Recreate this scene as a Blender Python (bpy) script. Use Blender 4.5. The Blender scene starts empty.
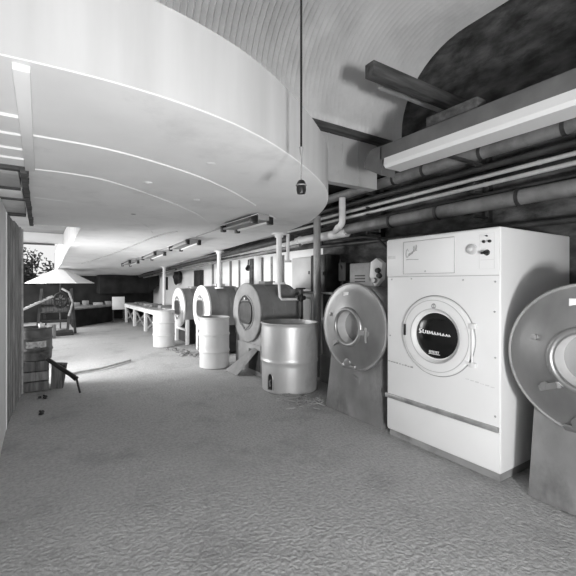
import bpy, bmesh, math, random
from mathutils import Vector, Matrix, noise
random.seed(7)
PI = math.pi
C = bpy.context.scene.collection

# ------------------------------------------------------------------ camera numbers (metres)
EYE = 1.52; TH = math.radians(31.3); CT, ST = math.cos(TH), math.sin(TH); F = 375.0

# ------------------------------------------------------------------ materials
def mat(name, col, rough=0.6, metal=0.0, var=0.0, scale=6.0, bump=0.0, bscale=40.0, dark=None,
        dscale=2.5, dlo=0.5, dhi=0.7, spec=0.5, stretch=(1, 1, 1)):
    """Grey procedural surface: base value, fine mottling, optional worn blotches, optional bump."""
    m = bpy.data.materials.new(name); m.use_nodes = True
    nt = m.node_tree; N, L = nt.nodes, nt.links
    b = N['Principled BSDF']
    b.inputs['Roughness'].default_value = rough; b.inputs['Metallic'].default_value = metal
    b.inputs['Specular IOR Level'].default_value = spec
    g = lambda v: (v, v, v, 1)
    b.inputs['Base Color'].default_value = g(col)
    tc = N.new('ShaderNodeTexCoord'); mp = N.new('ShaderNodeMapping')
    mp.inputs['Scale'].default_value = stretch
    L.new(tc.outputs['Object'], mp.inputs['Vector'])
    out = None
    if var > 0:
        n = N.new('ShaderNodeTexNoise'); n.inputs['Scale'].default_value = scale; n.inputs['Detail'].default_value = 6
        L.new(mp.outputs['Vector'], n.inputs['Vector'])
        r = N.new('ShaderNodeValToRGB')
        r.color_ramp.elements[0].position = 0.3; r.color_ramp.elements[1].position = 0.7
        r.color_ramp.elements[0].color = g(max(0.0, col - var)); r.color_ramp.elements[1].color = g(min(0.95, col + var))
        L.new(n.outputs['Fac'], r.inputs['Fac']); out = r.outputs['Color']
    if dark is not None:
        n = N.new('ShaderNodeTexNoise'); n.inputs['Scale'].default_value = dscale; n.inputs['Detail'].default_value = 8
        n.inputs['Roughness'].default_value = 0.65
        L.new(mp.outputs['Vector'], n.inputs['Vector'])
        r = N.new('ShaderNodeValToRGB')
        r.color_ramp.elements[0].position = dlo; r.color_ramp.elements[1].position = dhi
        r.color_ramp.elements[0].color = g(0); r.color_ramp.elements[1].color = g(1)
        L.new(n.outputs['Fac'], r.inputs['Fac'])
        mx = N.new('ShaderNodeMix'); mx.data_type = 'RGBA'
        L.new(r.outputs['Color'], mx.inputs[0])
        if out is not None: L.new(out, mx.inputs[6])
        else: mx.inputs[6].default_value = g(col)
        mx.inputs[7].default_value = g(dark); out = mx.outputs[2]
    if out is not None: L.new(out, b.inputs['Base Color'])
    if bump > 0:
        n = N.new('ShaderNodeTexNoise'); n.inputs['Scale'].default_value = bscale; n.inputs['Detail'].default_value = 6
        L.new(mp.outputs['Vector'], n.inputs['Vector'])
        bp = N.new('ShaderNodeBump'); bp.inputs['Strength'].default_value = bump; bp.inputs['Distance'].default_value = 0.02
        L.new(n.outputs['Fac'], bp.inputs['Height']); L.new(bp.outputs['Normal'], b.inputs['Normal'])
    return m

M = {
 'floor':   mat('dusty_concrete', .44, .95, 0, .07, 38, .7, 45, .27, 1.6, .52, .8, .1),
 'yard':    mat('yard_ground', .45, .95, 0, .08, 1.0, .3, 6, spec=.1),
 'ceil':    mat('painted_ceiling', .74, .8, 0, .035, 2.2, .15, 4, .54, 1.3, .55, .8, .2),
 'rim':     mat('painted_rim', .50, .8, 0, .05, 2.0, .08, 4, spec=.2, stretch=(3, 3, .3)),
 'plaster': mat('plaster', .55, .9, 0, .08, 1.5, .2, 8, .35, 1.4, .5, .7, .2),
 'deck':    mat('corrugated_metal', .76, .7, .15, .06, 1.1, 0, 9, .58, .8, .5, .7),
 'white':   mat('white_enamel', .74, .35, 0, .012, 3.0, .01, 5),
 'white2':  mat('white_gloss_trim', .72, .4, 0, .02, 5.0),
 'whitew':  mat('whitewash', .84, .85, 0, .05, 2.0, .15, 10, .58, 1.8, .58, .75, .2, (1, 1, .6)),
 'stone':   mat('dark_stone', .10, .9, 0, .06, 3.0, .8, 7, .035, 2.5, .45, .65, .2, (1, 1, 2)),
 'plank':   mat('weathered_plank', .24, .9, 0, .10, 5.0, .4, 12, .13, 4, .5, .65, .2, (4, 4, .4)),
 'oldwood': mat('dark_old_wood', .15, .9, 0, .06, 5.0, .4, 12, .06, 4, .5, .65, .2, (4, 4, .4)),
 'dwood':   mat('dark_timber', .09, .85, 0, .04, 5.0, .3, 14, spec=.2, stretch=(.5, 4, 4)),
 'wood':    mat('pale_wood', .42, .85, 0, .10, 6.0, .3, 14, .2, 3, .5, .7, .2, (1, 4, 4)),
 'pipe':    mat('grey_pipe', .25, .55, .25, .08, 4.0, .1, 18, .14, 3, .5, .7),
 'dpipe':   mat('dark_pipe', .06, .5, .3, .03, 5.0, .1, 18),
 'lpipe':   mat('bright_pipe', .62, .4, .3, .08, 5.0),
 'wpipe':   mat('white_pipe', .78, .6, 0, .06, 4.0, .05, 12, .5, 3, .6, .75),
 'steel':   mat('stainless_steel', .40, .42, .9, .10, 3.0, .03, 8, .34, 2.2, .52, .72, .5, (1, 1, .5)),
 'steel2':  mat('dull_steel', .5, .45, .7, .08, 4.0, .06, 10, .22, 3, .5, .7),
 'galv':    mat('galvanised_tub', .60, .42, .45, .08, 4.0, .05, 8, .26, 2.0, .52, .75, .5, (1, 1, .5)),
 'drum':    mat('white_drum_paint', .52, .5, 0, .05, 3.0, .05, 9, .38, 2.4, .62, .78, .4),
 'rust':    mat('rusty_drum', .13, .6, .3, .06, 4.0, .2, 14, .04, 3, .5, .65),
 'gmetal':  mat('grey_enamel', .30, .5, .1, .05, 3.0, .05, 9, .17, 2.0, .52, .72),
 'gmetal2': mat('mid_grey_panel', .30, .6, .1, .05, 3.0, .08, 9, .12, 2.4, .5, .7),
 'chan':    mat('dark_channel_paint', .14, .6, .1, .04, 3.0, .08, 9),
 'tgrey':   mat('grey_tumbler_paint', .24, .55, .05, .05, 3.0, .05, 9, .17, 2.0, .52, .72),
 'bayc':    mat('grey_bay_ceiling', .32, .9, 0, .06, 1.5, .2, 8),
 'mouth':   mat('drum_mouth_grey', .6, .4, .3, .05, 4.0),
 'base':    mat('grey_pedestal', .22, .75, .1, .07, 3.0, .1, 9, .10, 2.2, .5, .7, .3, (1, 1, .6)),
 'dark':    mat('dark_iron', .035, .55, .2, .015, 6.0, .1, 20),
 'black':   mat('black_plastic', .012, .35, 0, .004, 6.0),
 'glass':   mat('dark_door_glass', .006, .16, 0, .002, 6.0),
 'pane':    mat('smoky_window', .03, .4, 0, .02, 8.0),
 'tube':    mat('milky_tube', .8, .3, 0, .02, 5.0),
 'paper':   mat('white_lettering', .85, .8, 0, .02, 8.0),
 'grey':    mat('grey_marking', .32, .6, 0, .05, 8.0),
 'canvas':  mat('white_canvas', .85, .9, 0, .02, 3.0, .05, 30, spec=.1),
 'leaf':    mat('dark_foliage', .045, .8, 0, .03, 5.0, spec=.2),
 'bark':    mat('bark', .12, .9, 0, .05, 8.0, .3, 20),
 'rubble':  mat('rubble', .22, .95, 0, .12, 9.0, .5, 20, spec=.1),
 'straw':   mat('pale_straw', .45, .95, 0, .1, 9.0, spec=.1),
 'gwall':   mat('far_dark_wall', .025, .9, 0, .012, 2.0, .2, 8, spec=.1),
}

# ------------------------------------------------------------------ mesh helpers (all coordinates in metres, world space)
def B(): return bmesh.new()

def basis(a):
    a = Vector(a).normalized()
    t = Vector((0, 0, 1)) if abs(a.z) < .9 else Vector((1, 0, 0))
    x = t.cross(a).normalized(); y = a.cross(x)
    return x, y, a

def box(bm, lo, hi, bev=0, seg=2):
    lo, hi = Vector(lo), Vector(hi)
    r = bmesh.ops.create_cube(bm, size=1)
    c, s = (lo + hi) / 2, hi - lo
    for v in r['verts']: v.co = Vector((v.co.x * s.x, v.co.y * s.y, v.co.z * s.z)) + c
    if bev:
        e = list({e for v in r['verts'] for e in v.link_edges})
        bmesh.ops.bevel(bm, geom=e, offset=bev, segments=seg, affect='EDGES', profile=.5)

def bar(bm, p0, p1, w, h, up=(0, 0, 1)):
    """A straight squared bar from p0 to p1."""
    p0, p1 = Vector(p0), Vector(p1); d = (p1 - p0).normalized()
    u = Vector(up)
    if abs(d.dot(u)) > .95: u = Vector((1, 0, 0))
    s = d.cross(u).normalized(); t = s.cross(d)
    vs = [bm.verts.new(p + s * a * w / 2 + t * b * h / 2) for p in (p0, p1) for a, b in ((-1, -1), (1, -1), (1, 1), (-1, 1))]
    for f in ((3, 2, 1, 0), (4, 5, 6, 7), (0, 1, 5, 4), (1, 2, 6, 5), (2, 3, 7, 6), (3, 0, 4, 7)): bm.faces.new([vs[i] for i in f])

def tube(bm, pts, r, n=12, caps=True):
    pts = [Vector(p) for p in pts]; rings = []; x = None
    for i, p in enumerate(pts):
        d = (pts[min(i + 1, len(pts) - 1)] - pts[max(i - 1, 0)]).normalized()
        if x is None: x, y, _ = basis(d)
        else:
            x = (x - d * x.dot(d)).normalized(); y = d.cross(x)
        rr = r[i] if isinstance(r, (list, tuple)) else r
        rings.append([bm.verts.new(p + (x * math.cos(2 * PI * k / n) + y * math.sin(2 * PI * k / n)) * rr) for k in range(n)])
    for a, b in zip(rings, rings[1:]):
        for k in range(n): bm.faces.new((a[k], a[(k + 1) % n], b[(k + 1) % n], b[k]))
    if caps:
        bm.faces.new(rings[0][::-1]); bm.faces.new(rings[-1])

def cyl(bm, p0, p1, r, n=24): tube(bm, [p0, p1], r, n)

def lathe(bm, prof, o, axis=(0, 0, 1), n=48):
    """Revolve (radius, along) pairs about an axis through o."""
    x, y, a = basis(axis); o = Vector(o); rings = []
    for r, h in prof:
        if r < 1e-6: rings.append([bm.verts.new(o + a * h)])
        else: rings.append([bm.verts.new(o + a * h + (x * math.cos(2 * PI * k / n) + y * math.sin(2 * PI * k / n)) * r) for k in range(n)])
    for p, q in zip(rings, rings[1:]):
        if len(p) == 1 and len(q) == 1: continue
        for k in range(n):
            j = (k + 1) % n
            if len(p) == 1: bm.faces.new((p[0], q[j], q[k]))
            elif len(q) == 1: bm.faces.new((p[k], p[j], q[0]))
            else: bm.faces.new((p[k], p[j], q[j], q[k]))

def prism(bm, loop, d):
    """Extrude a closed loop of 3-D points by the vector d."""
    d = Vector(d); a = [bm.verts.new(Vector(p)) for p in loop]; b = [bm.verts.new(Vector(p) + d) for p in loop]
    n = len(a); bm.faces.new(a[::-1]); bm.faces.new(b)
    for i in range(n): bm.faces.new((a[i], a[(i + 1) % n], b[(i + 1) % n], b[i]))

def sphere(bm, c, r, sx=1, sy=1, sz=1, seg=20):
    k = bmesh.ops.create_uvsphere(bm, u_segments=seg, v_segments=seg // 2, radius=r)
    for v in k['verts']: v.co = Vector((v.co.x * sx, v.co.y * sy, v.co.z * sz)) + Vector(c)

def torus(bm, o, axis, R, r, n=48, m=8):
    lathe(bm, [(R + r * math.cos(2 * PI * k / m), r * math.sin(2 * PI * k / m)) for k in range(m + 1)], o, axis, n)

def arc(c, r, a0, a1, n=8, plane='xz'):
    out = []
    for i in range(n + 1):
        a = math.radians(a0 + (a1 - a0) * i / n); p, q = r * math.cos(a), r * math.sin(a)
        out.append({'xz': (c[0] + p, c[1], c[2] + q), 'yz': (c[0], c[1] + p, c[2] + q), 'xy': (c[0] + p, c[1] + q, c[2])}[plane])
    return out

def wloc(o):
    v = Vector((0, 0, 0))
    while o: v += o.location; o = o.parent
    return v

def obj(name, bm, m, parent=None, label=None, at=None, smooth=True):
    """Link one mesh object; its vertices were given in world space."""
    bmesh.ops.remove_doubles(bm, verts=bm.verts, dist=1e-5)
    bmesh.ops.recalc_face_normals(bm, faces=bm.faces)
    me = bpy.data.meshes.new(name)
    if at is None:
        at = Vector((0, 0, 0))
        if parent is not None: at = wloc(parent)
    at = Vector(at)
    for v in bm.verts: v.co -= at
    bm.to_mesh(me); bm.free()
    me.materials.append(M[m] if isinstance(m, str) else m)
    if smooth:
        me.polygons.foreach_set('use_smooth', [True] * len(me.polygons))
        me.set_sharp_from_angle(angle=math.radians(35))
    o = bpy.data.objects.new(name, me); C.objects.link(o)
    if parent is not None:
        o.parent = parent; o.location = at - wloc(parent)
    else: o.location = at
    if label: o['label'] = label
    return o

def tag(o, label, cat, group=None, kind=None):
    o['label'] = label; o['category'] = cat
    if group: o['group'] = group
    if kind: o['kind'] = kind
    return o

def thing(name, label, cat, loc, group=None):
    o = bpy.data.objects.new(name, None); C.objects.link(o); o.location = loc
    o.empty_display_size = .1
    return tag(o, label, cat, group)

def single(name, bm, m, label, cat, at, group=None): return tag(obj(name, bm, m, at=at), label, cat, group)

def struct(name, bm, m, label, cat, smooth=True):
    o = obj(name, bm, m, smooth=smooth); o['kind'] = 'structure'; o['label'] = label; o['category'] = cat
    return o

def zc(y): return 2.3 if y < 5.5 else 2.3 - .042 * (y - 5.5)

# ================================================================== THE SETTING
bm = B()
nx, ny = 50, 110
X0, X1, Y0, Y1 = -.36, 4.40, -5.0, 17.1
g = [[bm.verts.new((X0 + (X1 - X0) * i / nx, Y0 + (Y1 - Y0) * j / ny,
      .012 * (noise.noise(Vector((i * .22, j * .35, 0))) - .5) * (1 if 0 < i < nx else 0))) for j in range(ny + 1)] for i in range(nx + 1)]
for i in range(nx):
    for j in range(ny): bm.faces.new((g[i][j], g[i + 1][j], g[i + 1][j + 1], g[i][j + 1]))
struct('floor', bm, 'floor', 'dusty stained concrete floor running the length of the room', 'floor')

bm = B(); box(bm, (-25, -5, -.12), (-.36, 17.1, -.03)); box(bm, (-25, 17.1, -.12), (14, 45, -.03))
struct('ground', bm, 'yard', 'pale open yard outside the room', 'ground')

# low painted ceiling: a slab with a rounded near end
EDGE = [(-.36, 1.60), (-.05, 1.56), (.3, 1.555), (.616, 1.60), (.95, 1.70), (1.30, 1.88), (1.70, 2.14), (2.08, 2.44), (2.41, 2.83),
        (2.68, 3.27), (2.95, 3.81), (3.12, 4.35), (3.23, 4.95), (3.29, 5.7), (3.32, 6.5)]
OUT = EDGE + [(3.36, 9.0), (3.42, 12.0), (3.50, 17.05), (.48, 17.05), (.48, 5.8), (-.08, 5.8), (-.08, 3.0), (-.36, 3.0)]
def smooth_edge(P, k=3):
    for _ in range(k):
        Q = [P[0]]
        for a, b in zip(P, P[1:]):
            Q += [(a[0] * .75 + b[0] * .25, a[1] * .75 + b[1] * .25), (a[0] * .25 + b[0] * .75, a[1] * .25 + b[1] * .75)]
        P = Q + [P[-1]]
    return P
OUT = smooth_edge(EDGE, 2) + OUT[len(EDGE):]
RIM = 2.69
bm = B()
n = len(OUT)
cx, cy = 0.2, 6.0
def inset(k, d):
    p, q, r = Vector(OUT[k - 1]), Vector(OUT[k]), Vector(OUT[(k + 1) % n])
    t = ((q - p).normalized() + (r - q).normalized()).normalized(); nrm = Vector((-t.y, t.x))
    return q + nrm * d
levels = [(.004, 0.0), (0.0, .004), (0.0, None)]
rings = []
for d, h in levels:
    ring = []
    for k in range(n):
        q = inset(k, d); z = RIM if h is None else zc(q.y) + h
        ring.append(bm.verts.new((q.x, q.y, z)))
    rings.append(ring)
for a, b in zip(rings, rings[1:]):
    for k in range(n): bm.faces.new((a[k], a[(k + 1) % n], b[(k + 1) % n], b[k]))
topf = bm.faces.new(rings[-1]); und = bm.faces.new(rings[0][::-1])
for f in [f for f in bm.faces if f not in (topf, und)]: f.smooth = True
topf.normal_update(); und.normal_update()
bmesh.ops.triangulate(bm, faces=[topf], ngon_method='EAR_CLIP')
for k in range(1, 64):
    y = 1.6 + k * .25
    fs = [f for f in bm.faces if max(v.co.z for v in f.verts) < 2.302]
    ge = list({e for f in fs for e in f.edges}) + fs + list({v for f in fs for v in f.verts})
    bmesh.ops.bisect_plane(bm, geom=ge, plane_co=(0, y, 0), plane_no=(0, 1, 0), dist=1e-5)
for k in range(1, 15):
    fs = [f for f in bm.faces if max(v.co.z for v in f.verts) < 2.302]
    ge = list({e for f in fs for e in f.edges}) + fs + list({v for f in fs for v in f.verts})
    bmesh.ops.bisect_plane(bm, geom=ge, plane_co=(-.1 + k * .25, 0, 0), plane_no=(1, 0, 0), dist=1e-5)
for v in bm.verts:
    if v.co.z < 2.302 and len(v.link_faces) == 4 and all(max(w.co.z for w in f.verts) < 2.302 for f in v.link_faces):
        amp = .012 + (.035 if v.co.y > 10 else 0)
        v.co.z = zc(v.co.y) + amp * noise.noise(Vector((v.co.x * 1.1, v.co.y * .8, 3)))
ceil_o = struct('ceiling', bm, 'ceil', 'low white painted ceiling with a rounded near end and tall rim', 'ceiling')

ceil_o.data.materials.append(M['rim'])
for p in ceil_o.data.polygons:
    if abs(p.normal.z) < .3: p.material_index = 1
def ceil_strip(name, pts, w, label):
    bm = B()
    tube(bm, [(x, y, zc(y) - .001) for x, y in pts], w, 6)
    return struct(name, bm, 'ceil', label, 'trim')
def smooth2(P): return smooth_edge(P, 3)
ceil_strip('trim_1', smooth2([(-.055, 2.33), (.3, 2.33), (.60, 2.42), (1.0, 2.60), (1.36, 2.85), (1.84, 3.27)]), .008, 'first curved cover strip on the ceiling behind its near edge')
ceil_strip('trim_2', smooth2([(-.055, 3.02), (.2, 3.0), (.47, 3.07), (1.0, 3.5), (1.57, 4.08), (1.9, 4.6)]), .006, 'second curved cover strip further along the ceiling')
ceil_strip('trim_3', smooth2([(-.055, 4.0), (.3, 4.05), (.7, 4.4), (1.2, 5.1), (1.5, 5.9)]), .006, 'third curved cover strip on the ceiling past the second')
bm = B(); box(bm, (-.085, 1.60, 2.275), (-.03, 3.0, 2.31), .004)
struct('trim_4', bm, 'ceil', 'straight flat batten along the left edge of the ceiling', 'trim')
bm = B()
for y in (2.1, 2.35, 2.6, 2.8): box(bm, (-.36, y, 2.288), (-.085, y + .02, 2.305))
struct('trim_5', bm, 'ceil', 'short cross battens on the ceiling beside the left wall', 'trim')

# joists showing where the ceiling stops short at the left wall
for k, (y, w, z) in enumerate([(3.02, .06, 2.28), (3.66, .07, 2.285), (4.12, .07, 2.285), (4.98, .10, 2.27)]):
    bm = B(); box(bm, (-1.2, y, z), (-.115 - .02 * (k % 2), y + w, z + .10), .004)
    struct('joist_%d' % (k + 1), bm, 'dwood', '%s dark ceiling joist over the left wall' % ['nearest', 'second nearest', 'third nearest', 'farthest'][k], 'joist')
for k, (y0, y1, z, m_) in enumerate([(3.08, 3.66, 2.295, 'plaster'), (3.73, 4.12, 2.295, 'paper'), (4.19, 4.98, 2.295, 'plaster')]):  # middle board is white to stand for light coming through an open gap
    bm = B(); box(bm, (-1.2, y0, z), (-.13, y1, z + .03), .004)
    struct('trim_%d' % (20 + k), bm, m_, ['pale board between the two nearest joists', 'white board standing in for light between the middle joists', 'pale board between the two farthest joists'][k], 'board')
# ragged dark edge along the ceiling's left side
bm = B(); pr = []
for k in range(40):
    y = 3.02 + k * 2.75 / 39
    pr.append((y, -.075 + .018 * noise.noise(Vector((k * .6, 1, 0)))))
for (ya, xa), (yb, xb) in zip(pr, pr[1:]):
    prism(bm, [(-.115, ya, 2.26), (xa, ya, 2.26), (xb, yb, 2.26), (-.115, yb, 2.26)], (0, 0, .08))
struct('trim_8', bm, 'dwood', 'ragged dark edge board along the left side of the ceiling', 'trim')

# higher ceiling of the open bay on the left, its white header
bm = B(); box(bm, (-1.6, 3.0, 2.70), (.48, 10.3, 2.80)); struct('ceiling_bay', bm, 'bayc', 'higher grey ceiling over the open bay on the left', 'ceiling')
bm = B(); box(bm, (-1.6, 10.3, 2.46), (.50, 10.45, 2.80), .01); struct('header_beam', bm, 'whitew', 'white header beam at the far end of the open bay', 'beam')
bm = B(); box(bm, (-1.6, 10.25, 2.415), (.30, 10.33, 2.45)); struct('trim_9', bm, 'dwood', 'dark rail under the white header beam', 'trim')

# walls
bm = B(); box(bm, (-.36, -5, 0), (-.30, 4.72, 2.27)); box(bm, (-.36, -5, 2.27), (-.30, 3.0, 4.7))
struct('wall_left', bm, 'whitew', 'whitewashed near left wall beside the camera', 'wall')
w = bpy.data.objects.new('wall_left_planks', None); C.objects.link(w); w.location = (-.25, 5.4, 0); w['kind'] = 'structure'; w['label'] = 'weathered plank wall at the left edge with a pale end post'; w['category'] = 'wall'
bm = B()
for k in range(7):
    y = 4.80 + k * .19
    xx = -.292 + (y - 4.80) * .066; box(bm, (xx - .04, y, 0), (xx - .005 * (k % 3), y + .184, 2.26), .003)
obj('planks', bm, 'plank', w)
bm = B(); box(bm, (-.34, 4.72, 0), (-.293, 4.795, 2.26), .004); obj('end_post', bm, 'whitew', w, 'pale painted end post')
bm = B(); box(bm, (-.30, 6.128, 0), (-.195, 6.16, 2.26), .004); obj('edge_strip', bm, 'wood', w, 'pale edge strip')

bm = B(); box(bm, (4.35, -5, 0), (4.45, 5.25, 4.7)); struct('wall_right', bm, 'stone', 'dark rough wall behind the dryer and pipes', 'wall')
bm = B(); box(bm, (4.35, 5.25, 0), (4.45, 17.1, 3.1)); struct('wall_right_far', bm, 'whitew', 'whitewashed wall behind the row of tumblers', 'wall')
bm = B(); box(bm, (-.36, -5.1, 0), (4.45, -5, 4.7)); struct('wall_rear', bm, 'plaster', 'plain plaster wall behind the camera', 'wall')
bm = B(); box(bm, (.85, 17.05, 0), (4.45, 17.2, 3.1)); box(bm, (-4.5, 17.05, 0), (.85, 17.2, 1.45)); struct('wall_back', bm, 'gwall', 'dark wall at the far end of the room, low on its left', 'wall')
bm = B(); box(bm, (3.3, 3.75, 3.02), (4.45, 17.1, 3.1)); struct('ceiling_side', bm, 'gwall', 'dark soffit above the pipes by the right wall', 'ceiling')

bm = B(); box(bm, (4.325, 5.25, 2.16), (4.35, 17.1, 3.02)); struct('wall_right_band', bm, 'stone', 'dark band at the top of the whitewashed wall', 'wall')  # darker strip over the upper part of the wall
# corrugated roof deck: rises from the bulkhead, bends over towards the camera
bm = B(); PX = .066; cols = []
prof = [(3.57, 3.43), (3.57, 3.60)] + [(2.57 + 1.0 * math.cos(a), 3.62 + 1.0 * math.sin(a)) for a in [PI / 2 * k / 12 for k in range(13)]] + [(1.5, 4.64), (-5.05, 4.70)]
xs = [-.36 + .0132 * k for k in range(int((4.36 + .36) / .0132) + 1)]
for x in xs:
    h = .036 * math.sin(2 * PI * x / PX); c = []
    for k, (y, z) in enumerate(prof):
        p, q = prof[max(k - 1, 0)], prof[min(k + 1, len(prof) - 1)]
        ty, tz = q[0] - p[0], q[1] - p[1]; l = math.hypot(ty, tz)
        c.append(bm.verts.new((x, y + h * tz / l, z - h * ty / l)))
    cols.append(c)
for a, b in zip(cols, cols[1:]):
    for k in range(len(prof) - 1): bm.faces.new((a[k], a[k + 1], b[k + 1], b[k]))
o = struct('roof_deck', bm, 'deck', 'corrugated metal roof deck curving up over the near end', 'roof')
md = o.modifiers.new('thick', 'SOLIDIFY'); md.thickness = .01
bm = B(); box(bm, (-.36, 3.62, 2.80), (3.95, 3.74, 3.44)); struct('bulkhead', bm, 'plaster', 'grey plaster bulkhead above the low ceiling', 'wall')
for k, x in enumerate((2.60, 2.82, 3.08, 3.32, 3.6)):
    bm = B(); box(bm, (x, 3.612, 2.80), (x + .02, 3.625, 3.40)); struct('trim_%d' % (10 + k), bm, 'plaster', 'vertical seam strip on the bulkhead, number %d from the left' % (k + 1), 'trim')
bm = B(); box(bm, (-.36, 3.50, 3.40), (4.34, 3.64, 3.47), .01); struct('ledge_beam', bm, 'dwood', 'dark ledge timber between bulkhead and corrugated roof', 'beam')
bm = B(); box(bm, (2.6, 2.42, 3.43), (4.35, 2.53, 3.56), .008); struct('roof_beam_1', bm, 'dwood', 'dark roof timber nearest above the fluorescent trough', 'beam')
bm = B(); box(bm, (2.95, 2.62, 3.50), (4.35, 2.70, 3.62), .008); struct('roof_beam_2', bm, 'wood', 'paler roof timber just behind the dark one', 'beam')

# wall battens between the whitewashed panels
for k, (y, w_, m_) in enumerate([(6.5, .05, 'plank'), (6.95, .03, 'wood'), (7.35, .04, 'plank'), (7.8, .14, 'dwood'), (8.5, .03, 'gmetal'), (9.0, .05, 'plank'), (9.6, .04, 'wood'), (10.2, .05, 'gmetal')]):
    bm = B(); box(bm, (4.30, y, .0), (4.352, y + w_, 2.1), .004)
    struct('batten_%d' % (k + 1), bm, m_, 'upright batten on the whitewashed wall, number %d going away' % (k + 1), 'batten')

# ================================================================== WHITE DRYER
XD, DY0, DY1, DH = 2.97, 1.506, 2.588, 1.95
d = thing('tumble_dryer', 'large white front-loading tumble dryer at the right with a dark round window', 'dryer', (3.55, 2.05, 0))
bm = B(); box(bm, (XD, DY0, .07), (XD + 1.2, DY1, DH), .012, 3); obj('cabinet', bm, 'white', d)
bm = B(); box(bm, (XD + .03, DY0 + .02, 0), (XD + 1.18, DY1 - .01, .075)); obj('plinth', bm, 'gmetal2', d, 'grey plinth')
bm = B(); box(bm, (XD - .012, DY0 + .006, 1.585), (XD + .02, DY1 - .006, DH - .012), .005); cp = obj('control_panel', bm, 'white', d)
bm = B(); box(bm, (XD - .020, 1.862, 1.605), (XD, 2.375, 1.905), .005); hp = obj('access_hatch', bm, 'white', cp)
bm = B(); tube(bm, [(XD - .021, 1.862, 1.605), (XD - .021, 2.375, 1.605), (XD - .021, 2.375, 1.905), (XD - .021, 1.862, 1.905), (XD - .021, 1.862, 1.605)], .0022, 6); obj('hatch_outline', bm, 'grey', cp, 'fine grey outline')
bm = B()
def strokes(bm, x, y0, z0, sy, sz, P, r):
    for s in P: tube(bm, [(x, y0 - a * sy, z0 + b * sz) for a, b in s], r, 6)
script = [[(.20, .62), (.12, .80), (.04, .70), (.0, .42), (.03, .2), (.13, .2), (.22, .36)],
          [(.22, .36), (.30, .50), (.27, .28), (.36, .40), (.44, .56), (.40, .36), (.48, .46), (.56, .62), (.52, .42), (.62, .6), (.60, .82), (.66, .98), (.70, .86), (.64, .56), (.72, .6), (.80, .84), (.84, 1.05), (.88, .92), (.80, .62), (.90, .66)],
          [(.0, .02), (.3, .04), (1.0, .0)]]
strokes(bm, XD - .022, 2.345, 1.735, .135, .13, script, .0028); obj('script_emblem', bm, 'grey', cp, 'grey cursive script emblem')
bm = B(); box(bm, (XD - .0132, 2.475, 1.755), (XD - .012, 2.57, 1.785)); obj('rating_label', bm, mat('faint_label', .6, .6, 0, .05, 40), cp, 'faint grey label')
bm = B(); lathe(bm, [(.0, -.022), (.030, -.022), (.040, -.016), (.042, .0)], (XD - .012, 1.716, 1.789), (1, 0, 0), 32); dl = obj('dial', bm, 'mouth', cp, 'round grey dial')
bm = B(); lathe(bm, [(0, -.014), (.012, -.014), (.014, 0)], (XD - .034, 1.716, 1.789), (1, 0, 0), 20); bar(bm, (XD - .04, 1.70, 1.78), (XD - .04, 1.735, 1.80), .004, .006); obj('dial_pointer', bm, 'white2', dl, 'pale pointer')
for yy, zz, rr in ((1.622, 1.842, .0115), (1.578, 1.842, .0115), (1.600, 1.885, .006)):
    bm = B(); lathe(bm, [(0, -.016), (rr * .8, -.016), (rr, -.01), (rr, 0)], (XD - .012, yy, zz), (1, 0, 0), 20); obj('push_button', bm, 'black', cp, 'black push button')
bm = B(); lathe(bm, [(0, -.03), (.014, -.03), (.018, -.01), (.024, 0)], (XD - .012, 1.602, 1.756), (1, 0, 0), 24); bar(bm, (XD - .04, 1.572, 1.756), (XD - .04, 1.632, 1.752), .012, .016); obj('knob', bm, 'black', cp, 'black turning knob')
bm = B(); tube(bm, [(XD - .0125, 1.65, 1.70), (XD - .0125, 1.55, 1.70)], .002, 6); tube(bm, [(XD - .0125, 1.66, 1.90), (XD - .0125, 1.545, 1.905), (XD - .0125, 1.545, 1.63), (XD - .0125, 1.66, 1.63), (XD - .0125, 1.66, 1.90)], .0014, 6); obj('panel_marking', bm, mat('pale_marking', .6, .6, 0, .03, 9), cp)
# round door
DC = (XD, 2.0, 1.015)
bm = B(); lathe(bm, [(.384, .01), (.384, -.012), (.376, -.022), (.345, -.030), (.275, -.034), (.256, -.030), (.240, -.006), (.228, .004), (.226, .01)], DC, (1, 0, 0), 96); dr = obj('door', bm, 'white', d)
bm = B(); torus(bm, (XD - .004, 2.0, 1.015), (1, 0, 0), .388, .0045, 96, 8); obj('door_gasket', bm, 'grey', dr, 'thin grey gasket line')
bm = B(); torus(bm, (XD - .031, 2.0, 1.015), (1, 0, 0), .345, .003, 96, 6); torus(bm, (XD - .033, 2.0, 1.015), (1, 0, 0), .262, .004, 96, 6); obj('door_bead', bm, mat('bead_grey', .5, .4, .2, .03, 6), dr, 'pale grey raised beads')
bm = B(); lathe(bm, [(0, -.030), (.12, -.024), (.20, -.008), (.232, .004)], DC, (1, 0, 0), 64); gl = obj('door_glass', bm, 'glass', dr, 'black door glass')
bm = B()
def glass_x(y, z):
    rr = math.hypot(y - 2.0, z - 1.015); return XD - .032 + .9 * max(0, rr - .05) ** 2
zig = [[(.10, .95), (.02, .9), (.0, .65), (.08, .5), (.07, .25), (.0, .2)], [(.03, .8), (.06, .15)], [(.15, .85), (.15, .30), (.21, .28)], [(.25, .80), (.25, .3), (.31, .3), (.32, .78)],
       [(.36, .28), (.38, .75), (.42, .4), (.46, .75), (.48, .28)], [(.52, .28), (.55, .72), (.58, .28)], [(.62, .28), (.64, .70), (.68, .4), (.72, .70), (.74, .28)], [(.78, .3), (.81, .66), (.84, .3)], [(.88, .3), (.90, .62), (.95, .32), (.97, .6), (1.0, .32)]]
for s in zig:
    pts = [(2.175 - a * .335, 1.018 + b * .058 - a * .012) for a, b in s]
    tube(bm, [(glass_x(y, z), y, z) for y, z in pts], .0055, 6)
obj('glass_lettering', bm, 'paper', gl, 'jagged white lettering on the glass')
bm = B()
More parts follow.
